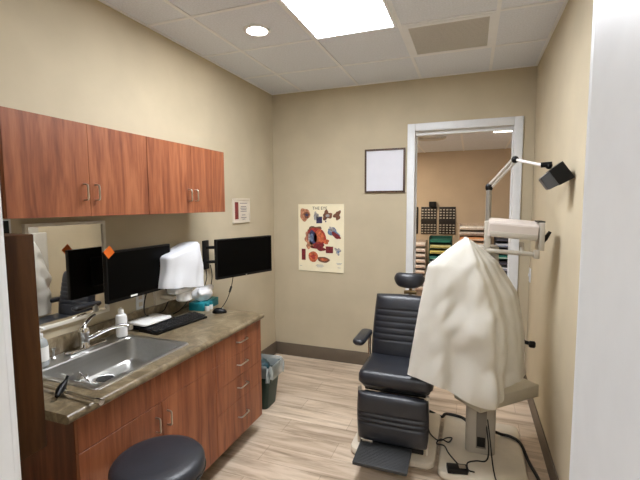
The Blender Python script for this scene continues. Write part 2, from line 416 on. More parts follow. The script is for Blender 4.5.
# top as four pieces round the cutout, rounded front nosing
box(bm, .0, SX0, cy0, cy1, CB, CT); box(bm, SX0, SX1, cy0, SY0, CB, CT); box(bm, SX0, SX1, SY1, cy1, CB, CT); box(bm, SX1, cx1-.019, cy0, cy1, CB, CT)
nose = [(cx1-.019, CT)]+[(cx1-.019+.019*math.sin(a), (CB+CT)/2+.0195*math.cos(a)) for a in [PI*i/10 for i in range(1, 10)]]+[(cx1-.019, CB)]
loft(bm, [[(x, cy0, z) for x, z in nose], [(x, cy1, z) for x, z in nose]])
obj('slab', bm, COUNTER, t)
obj('backsplash', one(0, .020, cy0, cy1, CT, CT+.095, bev=.004), COUNTER, t)

# ------------------------------------------------------------------ sink, faucet, things in and by it
t = thing('sink', 'rectangular stainless steel sink set in the countertop', 'sink', (.3, -2.51, CT))
z = CT
bm = bmesh.new(); N8 = 8
bx0, bx1, by0, by1 = .158, .540, -2.795, -2.228
rings = [rrect(.030, .575, -2.830, -2.200, .03, z+.0005, N8), rrect(.032, .573, -2.828, -2.202, .03, z+.006, N8), rrect(.040, .565, -2.820, -2.210, .03, z+.008, N8),
         rrect(.040+.004, .565-.004, -2.816, -2.214, .03, z+.0065, N8), rrect(bx0-.004, bx1+.004, by0-.004, by1+.004, .045, z+.0055, N8), rrect(bx0, bx1, by0, by1, .045, z-.001, N8),
         rrect(bx0+.006, bx1-.006, by0+.006, by1-.006, .045, z-.112, N8), rrect(bx0+.010, bx1-.010, by0+.010, by1-.010, .045, z-.124, N8), rrect(bx0+.020, bx1-.020, by0+.020, by1-.020, .04, z-.131, N8), rrect(bx0+.034, bx1-.034, by0+.034, by1-.034, .035, z-.1325, N8)]
loft(bm, rings, False, True)
obj('basin', bm, STEEL, t, 28)
bm = bmesh.new(); lathe(bm, [(.056, .0), (.054, .003), (.046, .0025), (.040, -.0005), (.001, -.0005)], (.248, -2.500, z-.1318), cap0=False)
obj('drain', bm, CHROME, t)
bm = bmesh.new(); lathe(bm, [(.043, 0), (.043, .0022), (.001, .0022)], (.248, -2.500, z-.1312)); obj('drain_hole', bm, BLACK, t)
# chrome strainer basket leaning by the front corner of the basin
t = thing('sink_strainer', 'chrome strainer basket lying in the near corner of the sink', 'strainer', (.215, -2.585, z-.132))
Ms = T(.215, -2.590, z-.092) @ RZ(-.5) @ RX(-.95)
bm = bmesh.new(); lathe(bm, [(.040, .0), (.042, -.002), (.036, -.004), (.030, -.022), (.018, -.032), (.001, -.034)], M=Ms, cap0=False); obj('basket', bm, CHROME, t)
bm = bmesh.new(); lathe(bm, [(.004, -.034), (.004, .004), (.010, .006), (.010, .016), (.001, .018)], M=Ms); obj('knob', bm, CHROME, t)
# faucet
FX, FYc = .088, -2.470
t = thing('faucet', 'chrome single lever kitchen faucet behind the sink', 'faucet', (FX, FYc, z+.008))
bm = bmesh.new(); slab(bm, FX-.028, FX+.028, FYc-.125, FYc+.125, z+.008, z+.020, .027, .005); obj('deck_plate', bm, CHROME, t)
bm = bmesh.new(); lathe(bm, [(.030, .020), (.026, .028), (.024, .06), (.026, .085), (.029, .10), (.027, .118), (.018, .130), (.001, .134)], (FX, FYc-.01, z)); obj('faucet_body', bm, CHROME, t)
bm = bmesh.new(); tube(bm, [(FX+.012, FYc+.005, z+.060), (FX+.05, FYc+.05, z+.085), (FX+.085, FYc+.10, z+.103), (FX+.115, FYc+.145, z+.105), (FX+.135, FYc+.175, z+.096)], lambda s: .0112-.002*s, 12); obj('spout', bm, CHROME, t)
bm = bmesh.new(); lathe(bm, [(.013, .014), (.0145, .010), (.0145, -.014), (.012, -.016)], (FX+.137, FYc+.180, z+.090), 20); obj('aerator', bm, NICKEL, t)
bm = bmesh.new(); tube(bm, [(FX, FYc-.015, z+.120), (FX-.012, FYc+.015, z+.138), (FX-.03, FYc+.06, z+.156), (FX-.042, FYc+.10, z+.164)], lambda s: .011-.004*abs(s-.2), 12); obj('lever', bm, CHROME, t)
bm = bmesh.new(); lathe(bm, [(.012, 0), (.012, .01), (.007, .016), (.007, .05), (.011, .053), (.011, .065), (.001, .067)], (FX-.002, -2.655, z+.008), 20)
t = obj('spray_nozzle', bm, CHROME); tag(t, 'short chrome sprayer beside the faucet base', 'sprayer')
# white bottle
t = thing('lotion_bottle', 'white plastic bottle standing beside the faucet at the sink corner', 'bottle', (.112, -2.248, z+.008))
bm = bmesh.new(); lathe(bm, [(.027, 0), (.031, .004), (.032, .02), (.032, .118), (.028, .130), (.016, .136)], (.112, -2.248, z+.008)); obj('bottle_body', bm, BOTTLE, t)
bm = bmesh.new(); lathe(bm, [(.016, .136), (.0165, .160), (.014, .167), (.006, .169), (.005, .174), (.001, .175)], (.112, -2.248, z+.008), 20); obj('cap', bm, BOTTLE, t)
# clear soap bottle
px, py = .108, -2.735
t = thing('soap_bottle', 'clear pump soap bottle with white label beside the wooden box', 'bottle', (px, py, z+.008))
bm = bmesh.new(); lathe(bm, [(.030, 0), (.034, .005), (.034, .11), (.028, .130), (.014, .142)], (px, py, z+.008)); obj('bottle_body', bm, CLEAR, t)
bm = bmesh.new(); lathe(bm, [(.0346, .03), (.0350, .032), (.0350, .098), (.0346, .100)], (px, py, z+.008), 32, cap0=False, cap1=False); obj('paper_label', bm, PAPERW, t)
bm = bmesh.new(); lathe(bm, [(.015, .142), (.015, .160), (.005, .162), (.005, .185), (.011, .187), (.011, .196), (.001, .197)], (px, py, z+.008), 20); box(bm, px, px+.04, py-.006, py+.006, z+.194, z+.204, bev=.003); obj('pump', bm, BOTTLE, t)
# rod with clamp lying over the near counter corner
t = thing('clamp_rod', 'thin metal rod with black clamp lying across the near counter corner', 'rod', (.5, -2.905, z))
A = Vector((.20, -2.884, z+.018)); B = Vector((.705, -2.922, z+.018))
bm = bmesh.new(); tube(bm, [A, B], .0068, 12, False); obj('rod', bm, NICKEL, t)
d = (B-A).normalized()
bm = bmesh.new(); tube(bm, [B-d*.02, B+d*.012], .0125, 14, False); obj('end_cap', bm, CHROME, t)
bm = bmesh.new(); C0 = A+d*.285
tube(bm, [C0-d*.015, C0+d*.02], .0135, 14, False); obj('clamp_collar', bm, CHROME, t)
bm = bmesh.new(); tube(bm, [C0+Vector((.02, -.045, .000)), C0+Vector((.0, -.015, .012)), C0+Vector((-.008, .012, .028)), C0+Vector((-.012, .032, .052))], lambda s: .006+.010*math.sin(PI*min(1, s*1.15+.05)), 12); obj('clamp_lever', bm, BLACK, t)

# ------------------------------------------------------------------ wall mirror and wooden box
t = thing('wall_mirror', 'rectangular wall mirror in thin metal frame above the sink', 'mirror', (0, -2.477, 1.06))
y0, y1, z0, z1 = -2.712, -2.246, 1.058, 1.606
def wallframe(y0, y1, z0, z1, wd, x0, x1): return boxes((x0, x1, y0, y0+wd, z0, z1), (x0, x1, y1-wd, y1, z0, z1), (x0, x1, y0+wd, y1-wd, z0, z0+wd), (x0, x1, y0+wd, y1-wd, z1-wd, z1))
obj('frame', wallframe(y0, y1, z0, z1, .016, 0, .022), MFRAME, t)
obj('glass', one(.002, .012, y0+.016, y1-.016, z0+.016, z1-.016), MIRROR, t)
t = thing('wall_plate', 'small black wall plate with white rim beside the mirror', 'wall plate', (0, -2.80, 1.585))
obj('rim', wallframe(-2.835, -2.765, 1.525, 1.640-.006, .008, 0, .006), WHITE, t); obj('plate', one(0, .004, -2.827, -2.773, 1.533, 1.626), BLACK, t)
# framed wooden box hung on the entrance wall
t = thing('wooden_wall_box', 'dark wooden framed box hung beside the entrance at left edge', 'wall box', (.80, -3.50, 1.07))
bx0, bx1, bz0, bz1 = .50, 1.052, 1.075, 1.626
yb0, yb1 = -3.50, -3.372
bm = bmesh.new()
for q in ((bx0, bx0+.07, bz0, bz1), (bx1-.05, bx1, bz0, bz1), (bx0+.07, bx1-.05, bz0, bz0+.05), (bx0+.07, bx1-.05, bz1-.05, bz1)): box(bm, q[0], q[1], yb0+.035, yb1, q[2], q[3], bev=.004)
obj('frame', bm, DARKWOOD, t)
obj('back_box', one(bx0+.01, bx1-.012, yb0, yb0+.036, bz0+.01, bz1-.004), DARKWOOD, t)
obj('panel', one(bx0+.07, bx1-.05, yb0+.036, yb1-.02, bz0+.05, bz1-.05), BLACKM, t)
bm = bmesh.new(); lathe(bm, [(.008, 0), (.008, -.012), (.004, -.016), (.001, -.016)], (bx1-.03, yb0+.07, bz0), 14); obj('screw', bm, BLACK, t)

# ------------------------------------------------------------------ monitors and covered device
def monitor(name, label, ctr, wid, hei, face_ang, arm):
    t = thing(name, label, 'monitor', ctr, face_ang)
    bm = bmesh.new(); slab(bm, -wid/2, wid/2, -hei/2, hei/2, -.014, .014, .006, .003, M=RX(PI/2)); obj('casing', bm, BLACK, t, local=True)
    obj('screen', one(-wid/2+.010, wid/2-.010, -.0155, -.0138, -hei/2+.020, hei/2-.010), SCREEN, t, local=True)
    bm = bmesh.new(); box(bm, -.12, .12, .013, .035, -.09, .09, bev=.008); obj('back_cover', bm, BLACKM, t, local=True)
    return t
# left monitor, parallel with the wall
t = monitor('monitor', 'black monitor left of the white-covered device, orange note on its corner', (.155, -2.128, 1.290), .515, .296, PI/2, None)
obj('asset_sticker', one(-.095, -.045, -.0165, -.0155, -.139, -.128), PAPERW, t, local=True)['label'] = 'white sticker'
bm = bmesh.new(); tube(bm, [(.125, -2.128, 1.29), (.0, -2.128, 1.29)], .018, 12, False); box(bm, 0, .012, -2.178, -2.078, 1.23, 1.35, bev=.003); obj('wall_arm', bm, BLACKM, t)
bm = bmesh.new(); box(bm, -.026, .026, -.0006, .0006, -.026, .026, M=T(.1735, -2.366, 1.436) @ RZ(PI/2) @ RY(PI/4+.12) @ RX(.06))
tag(obj('sticky_note', bm, ORANGE), 'orange square paper note stuck to the left monitor corner', 'note')
# right monitor on arm
a = Vector((.282, -1.522)); b = Vector((.473, -1.003)); mid = (a+b)/2; ang = math.atan2((b-a).y, (b-a).x); ln = (b-a).length
t = monitor('monitor', 'black monitor on a wall arm at the far end of the counter', (mid.x, mid.y, 1.288), ln, ln*.548, ang, None)
nb = Vector((-math.sin(ang), math.cos(ang)))      # behind the screen
q = mid+nb*.03
bm = bmesh.new(); box(bm, 0, .014, -1.300, -1.225, 1.165, 1.405, bev=.003); obj('wall_bracket', bm, BLACKM, t)
bm = bmesh.new()
for zz in (1.225, 1.345):
    tube(bm, [(.012, -1.262, zz), (.085, -1.215, zz), (q.x, q.y, 1.288+(zz-1.285)*.5)], .013, 10, False)
obj('arm', bm, BLACKM, t)
bm = bmesh.new(); box(bm, -.006, .006, -.0165, -.0155, -.147, -.141); obj('badge', bm, NICKEL, t, local=True)
# projector under white cloth on a wall bracket
t = thing('covered_projector', 'chart projector under a white cloth hood, between the two monitors', 'projector', (.2, -1.79, 1.06))
bm = bmesh.new(); slab(bm, .10, .21, -1.86, -1.68, 1.085, 1.125, .03, .01); obj('projector_base', bm, BOTTLE, t)
bm = bmesh.new(); lathe(bm, [(.045, -.065), (.055, -.055), (.052, .0)], (.17, -1.75, 1.088)); obj('lens_barrel', bm, BOTTLE, t)
obj('wall_bracket', boxes((0, .02, -1.86, -1.74, 1.0, 1.12), (.02, .14, -1.82, -1.78, 1.04, 1.062)), BEIGE, t)
bm = bmesh.new(); rings = []
n = 72
for lv in range(15):
    f = lv/14; ring = []
    for i in range(n):
        a = 2*PI*i/n; ca, sa = math.cos(a), math.sin(a)
        sq = lambda c: math.copysign(abs(c)**.42, c)
        ex = .085-.03*(1-min(1, f*7))**2; ey = .182-.05*(1-min(1, f*6))**2
        x = .170+sq(ca)*ex; y = -1.790+sq(sa)*ey
        ztop = 1.458-.075*((y+1.79)/-.182+1)/2-.02*(1-min(1, f*5)); zz = ztop+(1.128-.20*(y+1.79)+.008*math.sin(a*2+.6)-ztop)*max(0, (f-.04)/.96)
        k = .012*math.sin(5*a+3*f)*f+.02*noise.noise(Vector((x*9, y*7, zz*6)))
        ring.append((x+ca*k, y+sa*k, zz+.006*noise.noise(Vector((x*8, y*8, 2)))))
    rings.append(ring)
loft(bm, rings, True, False)
o = obj('cloth_hood', bm, COVERW, t, 80); o['label'] = 'white cloth hood'

# ------------------------------------------------------------------ desk things
t = thing('keyboard', 'long black computer keyboard on the counter behind the sink', 'keyboard', (.232, -1.925, CT), math.radians(90-7))
Lk, Dk = .43, .165
bm = bmesh.new()
prof = [(-Dk/2, 0), (-Dk/2, .012), (Dk/2, .026), (Dk/2, 0)]
loft(bm, [[(x, y, zz) for y, zz in prof] for x in (-Lk/2, Lk/2)]); obj('keyboard_case', bm, BLACK, t, local=True)
KEY = mat('key_plastic', (30, 30, 32), .5)
tilt = math.atan2(.014, Dk); keybm = bmesh.new()
box(keybm, -.0082, .0082, -.0082, .0082, 0, .006, bev=.002); kme = bpy.data.meshes.new('key'); keybm.to_mesh(kme); keybm.free(); kme.materials.append(KEY)
kcount = 0
for r in range(5):
    for c_ in range(20):
        if r == 0 and 5 <= c_ <= 9: continue
        k_ = bpy.data.objects.new('key', kme); COL.objects.link(k_); k_.parent = t
        yy = -Dk/2+.030+r*.0225; k_.location = (-Lk/2+.022+c_*.0213+(.004 if c_ > 14 else 0), yy, .012+.014*(yy+Dk/2)/Dk); k_.rotation_euler = (tilt, 0, 0)
bm = bmesh.new(); box(bm, -.054, .054, -.0082, .0082, 0, .006, bev=.002, M=T(-Lk/2+.022+7*.0213, -Dk/2+.030, .0145) @ RX(tilt)); obj('space_bar', bm, KEY, t, local=True)
bm = bmesh.new(); box(bm, -.03, .09, -.008, .004, 0, .003, M=T(.09, Dk/2-.014, .0255) @ RX(tilt)); obj('status_strip', bm, NICKEL, t, local=True)
t = obj('black_box', one(.026, .132, -2.105, -1.880, CT, CT+.036, bev=.005), BLACKM); tag(t, 'low black device box under the white paper pad behind the keyboard', 'box')
bm = bmesh.new(); slab(bm, -.085, .085, -.12, .12, 0, .014, .03, .004, M=T(.104, -2.01, CT+.036) @ RZ(-.05)); tag(obj('paper_pad', bm, PAPERW), 'white paper pad on a black box beside the keyboard', 'pad')
# mouse
t = thing('mouse', 'black computer mouse on the counter near its far end', 'mouse', (.345, -1.575, CT), .5)
bm = bmesh.new()
rings = []
for k_ in range(9):
    f = k_/8; s = math.cos(f*PI/2)**.6 if f < 1 else .02
    rings.append([(.052*s*math.cos(2*PI*i/24)*(1 if math.cos(2*PI*i/24) > 0 else 1.05), .030*s*math.sin(2*PI*i/24), .004+.034*f**.8-.008*s*math.cos(2*PI*i/24)*f) for i in range(24)])
rings.insert(0, [(x*.95, y*.95, 0) for x, y, zz in rings[0]])
loft(bm, rings); obj('mouse_body', bm, BLACK, t, local=True)
bm = bmesh.new(); lathe(bm, [(.009, -.003), (.010, 0), (.009, .003)], M=T(.024, 0, .030) @ RX(PI/2), n=16); obj('scroll_wheel', bm, NICKEL, t, local=True)
# tissue box with tissue
t = thing('tissue_box', 'teal tissue box with white tissue pulled out beside the far monitor', 'tissue box', (.135, -1.475, CT), .1)
tx0, tx1, ty0, ty1, tz = -.06, .06, -.115, .115, .06
obj('carton', one(tx0, tx1, ty0, ty1, 0, tz, bev=.002), TEAL, t, local=True)
bm = bmesh.new(); rings = []
for k_ in range(10):
    f = k_/9; ring = []
    for i in range(28):
        a = 2*PI*i/28; rad = (.028+.050*math.sin(f*2.3))*(1+.22*math.sin(3*a+4*f)+.15*math.sin(5*a+1.3))
        if f > .85: rad *= 1-(f-.85)*2.2
        ring.append((rad*.8*math.cos(a), .0-.01+rad*1.35*math.sin(a), tz-.004+f*.10+.012*math.sin(4*a+2)*f))
    rings.append(ring)
loft(bm, rings); obj('tissue', bm, mat('tissue_paper', (244, 244, 246), .8, var=.01), t, 80, local=True)
for (x, y, h, lb, cm) in ((.225, -1.560, .055, 'small white drops bottle with teal cap left of the mouse', TEAL), (.215, -1.505, .052, 'small white drops bottle with teal cap behind the mouse', TEAL)):
    t = thing('eye_drop_bottle', lb, 'bottle', (x, y, CT), 0, 'eye drop bottles by the tissue box')
    bm = bmesh.new(); lathe(bm, [(.016, 0), (.0175, .003), (.0175, h*.66), (.010, h*.78), (.010, h*.8)], (x, y, CT), 20); obj('bottle_body', bm, BOTTLE, t)
    bm = bmesh.new(); lathe(bm, [(.0165, h*.72), (.0165, h*1.05), (.014, h*1.1)], (x, y, CT), 20); obj('cap', bm, cm, t)
# outlets under the monitors
for (y, zc, lb) in ((-1.985, 1.062, 'white outlet plate under the left monitor'), (-1.72, 1.022, 'white outlet plate below the covered projector')):
    t = thing('wall_outlet', lb, 'outlet', (0, y, zc), 0, 'white outlets over the counter')
    obj('plate', one(0, .006, y-.036, y+.036, zc-.058, zc+.058, bev=.003), WHITE, t)
    for s in (-1, 1): obj('socket', one(.006, .008, y-.016, y+.016, zc+s*.024-.014, zc+s*.024+.014, bev=.0008), BEIGE, t)
def cord(pts, r, label, k=8, name='cable', group=None):
    bm = bmesh.new(); tube(bm, pts, r, 8, True, k); return tag(obj(name, bm, RUBBER), label, 'cable', group)
cord([(.14, -2.06, 1.16), (.10, -2.05, 1.06), (.05, -1.99, .97), (.035, -1.90, .945), (.03, -1.80, .95), (.02, -1.74, 1.0)], .004, 'black cable hanging from the left monitor down to the counter')
cord([(.12, -1.90, 1.16), (.10, -1.83, 1.10), (.07, -1.72, 1.05), (.06, -1.63, 1.01), (.10, -1.60, .975)], .004, 'black cable sagging under the white-covered projector')
cord([(.15, -1.66, 1.06), (.13, -1.67, .99), (.09, -1.70, .935), (.06, -1.74, .910)], .004, 'black cable dropping from the covered projector to the counter')
cord([(.010, -1.27, 1.17), (.03, -1.29, 1.10), (.03, -1.33, 1.02), (.035, -1.38, .93), (.04, -1.40, .911)], .0035, 'grey-black cord hanging below the wall bracket, left one')
cord([(.03, -1.235, 1.20), (.04, -1.23, 1.10), (.035, -1.25, 1.0), (.03, -1.26, .905)], .0035, 'grey-black cord hanging below the wall bracket, right one')
t = cord([(.338, -1.372, 1.150), (.325, -1.385, 1.06), (.308, -1.42, .97), (.292, -1.47, .915), (.285, -1.50, .908)], .003, 'thin cord hanging below the right monitor'); 
bm = bmesh.new(); tube(bm, [(.326, -1.384, 1.065), (.318, -1.40, 1.02)], .008, 10, False); obj('cable_choke', bm, RUBBER, t)

# ------------------------------------------------------------------ wall pictures
t = thing('certificate', 'small framed certificate on the left wall above the far monitor', 'certificate', (0, -.69, 1.527))
y0, y1, z0, z1 = -.842, -.545, 1.527, 1.757
obj('frame', wallframe(y0, y1, z0, z1, .014, 0, .016), BEIGE, t)
obj('paper', one(0, .010, y0+.014, y1-.014, z0+.014, z1-.014), mat('ivory_paper', (214, 204, 188), .6, var=.02), t)
RED = mat('dark_red_ink', (120, 44, 40), .6, var=.2, scale=60); INK = mat('grey_ink', (110, 108, 112), .7)
obj('red_band', one(.010, .0105, y0+.034, y0+.094, z0+.035, z1-.035), RED, t)
bm = bmesh.new()
for k_, (zz, wd) in enumerate(((1.712, .13), (1.680, .10), (1.665, .12), (1.650, .10), (1.635, .11), (1.600, .06), (1.575, .10), (1.560, .05))):
    box(bm, .010, .0104, -.655-wd/2, -.655+wd/2, zz-.003, zz+.003)
obj('printed_lines', bm, INK, t)
# framed white board
t = thing('framed_board', 'brown framed white board on the back wall left of the doorway', 'picture', (1.24, 0, 1.814))
x0, x1, z0, z1 = 1.040, 1.443, 1.812, 2.243
obj('frame', boxes((x0, x0+.017, -.022, 0, z0, z1), (x1-.017, x1, -.022, 0, z0, z1), (x0+.017, x1-.017, -.022, 0, z0, z0+.017), (x0+.017, x1-.017, -.022, 0, z1-.017, z1)), WALNUT, t)
obj('board', one(x0+.017, x1-.017, -.012, 0, z0+.017, z1-.017), mat('white_board_paper', (222, 223, 232), .3, var=.01), t)
# eye chart poster
t = thing('eye_poster', 'cream anatomical eye poster on the back wall', 'poster', (.556, 0, .98))
px0, px1, pz0, pz1 = .298, .817, .980, 1.700
bm = bmesh.new(); nx, nz = 12, 16; rows = []
for j in range(nz+1):
    rows.append([((px0+(px1-px0)*i/nx), -.003-.012*(max(0, 1-j/4))**2*(.4+.6*i/nx), pz0+(pz1-pz0)*j/nz+(-.006*i/nx if j == 0 else 0)) for i in range(nx+1)])
t2 = bmesh.new(); V = [[t2.verts.new(p) for p in r] for r in rows]; Vb = [[t2.verts.new((p[0], p[1]+.0012, p[2])) for p in r] for r in rows]
for j in range(nz):
    for i in range(nx):
        t2.faces.new((V[j][i], V[j][i+1], V[j+1][i+1], V[j+1][i])); t2.faces.new((Vb[j][i], Vb[j+1][i], Vb[j+1][i+1], Vb[j][i+1]))
merge(bm, t2); obj('sheet', bm, CREAM, t)
def P2(u, v): return (px0+u*(px1-px0), pz1-v*(pz1-pz0))
def yoff(z): return -.0036-.012*(max(0, 1-(z-pz0)/(pz1-pz0)*4))**2
def blob(u, v, ru, rv, material, name, rot=0, jag=.0, n=28, lay=0, ph=0):
    cx, cz = P2(u, v); bm = bmesh.new(); pts = []
    for i in range(n):
        a = 2*PI*i/n+(PI/4 if n == 4 else 0); k_ = (1.25 if n == 4 else 1)+jag*math.sin(3*a+ph)+jag*.7*math.sin(5*a+2*ph+1)
        x = 1.12*ru*(px1-px0)*k_*math.cos(a); zz = 1.12*rv*(pz1-pz0)*k_*math.sin(a)
        pts.append((cx+x*math.cos(rot)-zz*math.sin(rot), cz+x*math.sin(rot)+zz*math.cos(rot)))
    y = yoff(cz)-.0006-.0005*lay
    loft(bm, [[(x, y, zz) for x, zz in pts], [(x, y-.0004, zz) for x, zz in pts]])
    return obj(name, bm, material, t)
def ink(n_, c, v=.25): return mat(n_, c, .6, var=v, scale=45)
iSKIN = ink('ink_tan', (176, 122, 92)); iBR = ink('ink_brown', (112, 72, 52)); iRED = ink('ink_red', (150, 48, 40)); iOR = ink('ink_orange', (190, 98, 62)); iBL = ink('ink_blue', (104, 120, 148)); iNV = ink('ink_navy', (54, 50, 82)); iMAR = ink('ink_maroon', (112, 30, 36)); iGR = ink('ink_grey', (150, 146, 144))
PIC = 'illustration'
blob(.15, .155, .10, .085, iSKIN, PIC, 0, .10, ph=1); blob(.19, .16, .055, .045, iBR, PIC, 0, .1, lay=1); blob(.19, .16, .025, .018, iNV, PIC, lay=2)
blob(.40, .175, .05, .05, iGR, PIC, 0, .2, ph=2); blob(.47, .235, .065, .05, iNV, PIC, 0, .08, n=4); blob(.64, .165, .09, .055, iBR, PIC, .3, .25, ph=3); blob(.65, .17, .04, .02, iGR, PIC, lay=1)
blob(.86, .165, .06, .06, iBR, PIC, -.3, .25, ph=4); blob(.61, .22, .012, .012, iNV, PIC); blob(.61, .255, .012, .012, iNV, PIC)
blob(.26, .50, .085, .10, iSKIN, PIC, .6, .25, ph=5); blob(.35, .37, .14, .035, iBR, PIC, .2, .2, ph=2); blob(.40, .50, .185, .135, iRED, PIC, 0, .05, ph=1, lay=1); blob(.32, .50, .085, .095, iNV, PIC, 0, .08, lay=2, ph=2)
blob(.46, .48, .10, .085, iOR, PIC, 0, .1, lay=2, ph=3); blob(.30, .50, .035, .055, iBL, PIC, lay=3); blob(.24, .50, .02, .06, iGR, PIC, lay=3); blob(.62, .555, .055, .032, iOR, PIC, .2, .12, lay=2); blob(.46, .64, .13, .045, iMAR, PIC, -.15, .25, lay=2, ph=4); blob(.25, .61, .07, .05, iSKIN, PIC, -.6, .2, lay=2)
blob(.78, .42, .13, .05, iBL, PIC, -.6, .18, ph=2); blob(.83, .46, .10, .03, iMAR, PIC, -.6, .1, lay=1); blob(.74, .37, .05, .03, iGR, PIC, -.4, .2, lay=1)
blob(.69, .675, .08, .05, iMAR, PIC, 0, .05, n=4); blob(.87, .69, .05, .045, iGR, PIC, .3, .3, ph=1); blob(.88, .70, .02, .02, iBL, PIC, lay=1)
blob(.115, .755, .045, .085, iMAR, PIC, PI/4*0, .0, n=4); blob(.33, .785, .095, .072, iOR, PIC, 0, .03); blob(.33, .785, .045, .03, iRED, PIC, .3, .2, lay=1); blob(.56, .825, .12, .038, iBR, PIC, -.1, .05, lay=1); blob(.56, .82, .07, .018, iOR, PIC, -.1, .05, lay=2)
bm = bmesh.new()
for (u, v, wd) in ((.48, .905, .14), (.48, .92, .18), (.48, .935, .12), (.06, .925, .05), (.90, .87, .12), (.90, .885, .09), (.9, .935, .06)):
    x, zz = P2(u, v); y = yoff(zz)-.0008; box(bm, x-wd*.26, x+wd*.26, y-.0003, y, zz-.0016, zz+.0016)
obj('caption_lines', bm, iBL, t)
def text_obj(txt, size, M, material, parent, name):
    cu = bpy.data.curves.new(name, 'FONT'); cu.body = txt; cu.size = size; cu.align_x = 'CENTER'; cu.extrude = .0003
    o = bpy.data.objects.new(name, cu); COL.objects.link(o)
    dg = bpy.context.evaluated_depsgraph_get(); me = bpy.data.meshes.new_from_object(o.evaluated_get(dg))
    bpy.data.objects.remove(o); bpy.data.curves.remove(cu)
    bm = bmesh.new(); bm.from_mesh(me); bpy.data.meshes.remove(me); bm.transform(M)
    return obj(name, bm, material, parent)
cx, cz = P2(.48, .073)
text_obj('THE EYE', .046, T(cx, -.0045, cz-.006) @ RX(PI/2), mat('black_ink', (40, 34, 32), .6), t, 'title')
# switch plate on the right wall
t = thing('switch_plate', 'white switch plate on the right wall near the back corner', 'switch', (W, -.075, 1.0))
obj('plate', one(W-.007, W, -.115, -.035, 1.00, 1.125, bev=.003), WHITE, t); obj('toggle', one(W-.016, W-.007, -.082, -.068, 1.05, 1.075, bev=.002), WHITE, t)

# ------------------------------------------------------------------ waste bin
bxc, byc = .382, -1.105
t = thing('waste_bin', 'dark green waste bin with clear bag at the end of the cabinets', 'bin', (bxc, byc, 0))
def brings(ws): return [rrect(bxc-a, bxc+a, byc-b, byc+b, .035, zz, 5) for a, b, zz in ws]
bm = bmesh.new(); loft(bm, brings([(.128, .090, 0), (.132, .094, .004), (.172, .118, .345), (.178, .124, .348), (.178, .124, .362), (.169, .115, .362), (.164, .111, .33), (.126, .088, .012)]), True, True)
obj('bin_body', bm, BIN, t)
bm = bmesh.new(); rs = []
for a, b, zz, j in ((.160, .106, .30, .0), (.166, .111, .355, .003), (.184, .128, .380, .006), (.192, .137, .365, .008), (.194, .139, .33, .012), (.190, .136, .265, .014)):
    r = rrect(bxc-a, bxc+a, byc-b, byc+b, .035, zz, 9)
    rs.append([(x+j*math.sin(i*1.7), y+j*math.sin(i*2.3+1), q+j*1.4*math.sin(i*.9)) for i, (x, y, q) in enumerate(r)])
loft(bm, rs, False, False); obj('bag_liner', bm, LINER, t, 80)['label'] = 'clear plastic bag liner'
bm = bmesh.new()
loft(bm, [[(bxc+.02+r*math.cos(2*PI*i/20)*(1+.2*math.sin(3*i)), byc+r*.8*math.sin(2*PI*i/20)*(1+.15*math.sin(2*i)), zz) for i in range(20)] for r, zz in ((.07, .27), (.10, .31), (.085, .365), (.04, .385))])
tag(obj('crumpled_bag', bm, mat('dark_teal_film', (34, 62, 70), .4, var=.3, scale=30), ang=70), 'crumpled dark bag on top of the waste bin', 'bag')

# ------------------------------------------------------------------ stool
sx, sy, sz = .838, -2.765, .628; sr = .190
t = thing('stool', 'round black vinyl stool in front of the sink cabinet', 'stool', (sx, sy, 0))
bm = bmesh.new(); lathe(bm, [(.05, -.075), (sr-.012, -.075), (sr, -.066), (sr+.003, -.045), (sr, -.022), (sr-.012, -.008), (sr-.035, -.001), (sr*.6, .003), (.001, .005)], (sx, sy, sz), 56, cap1=False); obj('seat', bm, STOOLV, t, 60)
bm = bmesh.new(); lathe(bm, [(sr+.0005, -.070), (sr+.006, -.067), (sr+.006, -.063), (sr+.0005, -.060)], (sx, sy, sz), 56, cap0=False, cap1=False); obj('piping', bm, BLACK, t)
bm = bmesh.new(); lathe(bm, [(.028, .12), (.028, .30), (.018, .30), (.018, .548), (.06, .548)], (sx, sy, 0)); obj('column', bm, CHROME, t)
for k_ in range(5):
    a = 2*PI*k_/5+.3; bm = bmesh.new()
    tube(bm, [(sx+.02*math.cos(a), sy+.02*math.sin(a), .13), (sx+.15*math.cos(a), sy+.15*math.sin(a), .10), (sx+.25*math.cos(a), sy+.25*math.sin(a), .07)], lambda s: .018-.006*s, 10)
    L_ = obj('leg', bm, BLACK, t)
    bm = bmesh.new(); lathe(bm, [(.026, -.012), (.029, -.008), (.029, .008), (.026, .012)], M=T(sx+.25*math.cos(a), sy+.25*math.sin(a), .029) @ RZ(a) @ RX(PI/2), n=18); tube(bm, [(sx+.25*math.cos(a), sy+.25*math.sin(a), .03), (sx+.25*math.cos(a), sy+.25*math.sin(a), .075)], .006, 8, False); obj('caster', bm, BLACKM, L_)

# ------------------------------------------------------------------ exam chair
xc = 1.630
t = thing('exam_chair', 'black vinyl examination chair with ribbed back and footplate', 'chair', (xc, -1.30, 0))
bm = bmesh.new(); slab(bm, 1.320, 1.885, -1.545, -.85, 0, .055, .07, .018); obj('base', bm, BEIGE, t)['label'] = 'cream floor plate'
bm = bmesh.new(); slab(bm, xc-.14, xc+.14, -1.40, -1.06, .055, .40, .05, .012); slab(bm, xc-.11, xc+.11, -1.36, -1.10, .40, .48, .04, .01); obj('pedestal', bm, GREYE, t)
# seat
bm = bmesh.new(); slab(bm, xc-.235, xc+.238, -1.60, -1.14, .515, .625, .05, .034, n=8)
slab(bm, xc-.215, xc+.218, -1.56, -1.15, .50, .53, .04, .008); obj('seat', bm, VINYL, t, 60)
obj('seat_plate', one(xc-.20, xc+.20, -1.53, -1.10, .475, .502, bev=.006), BLACKM, t)
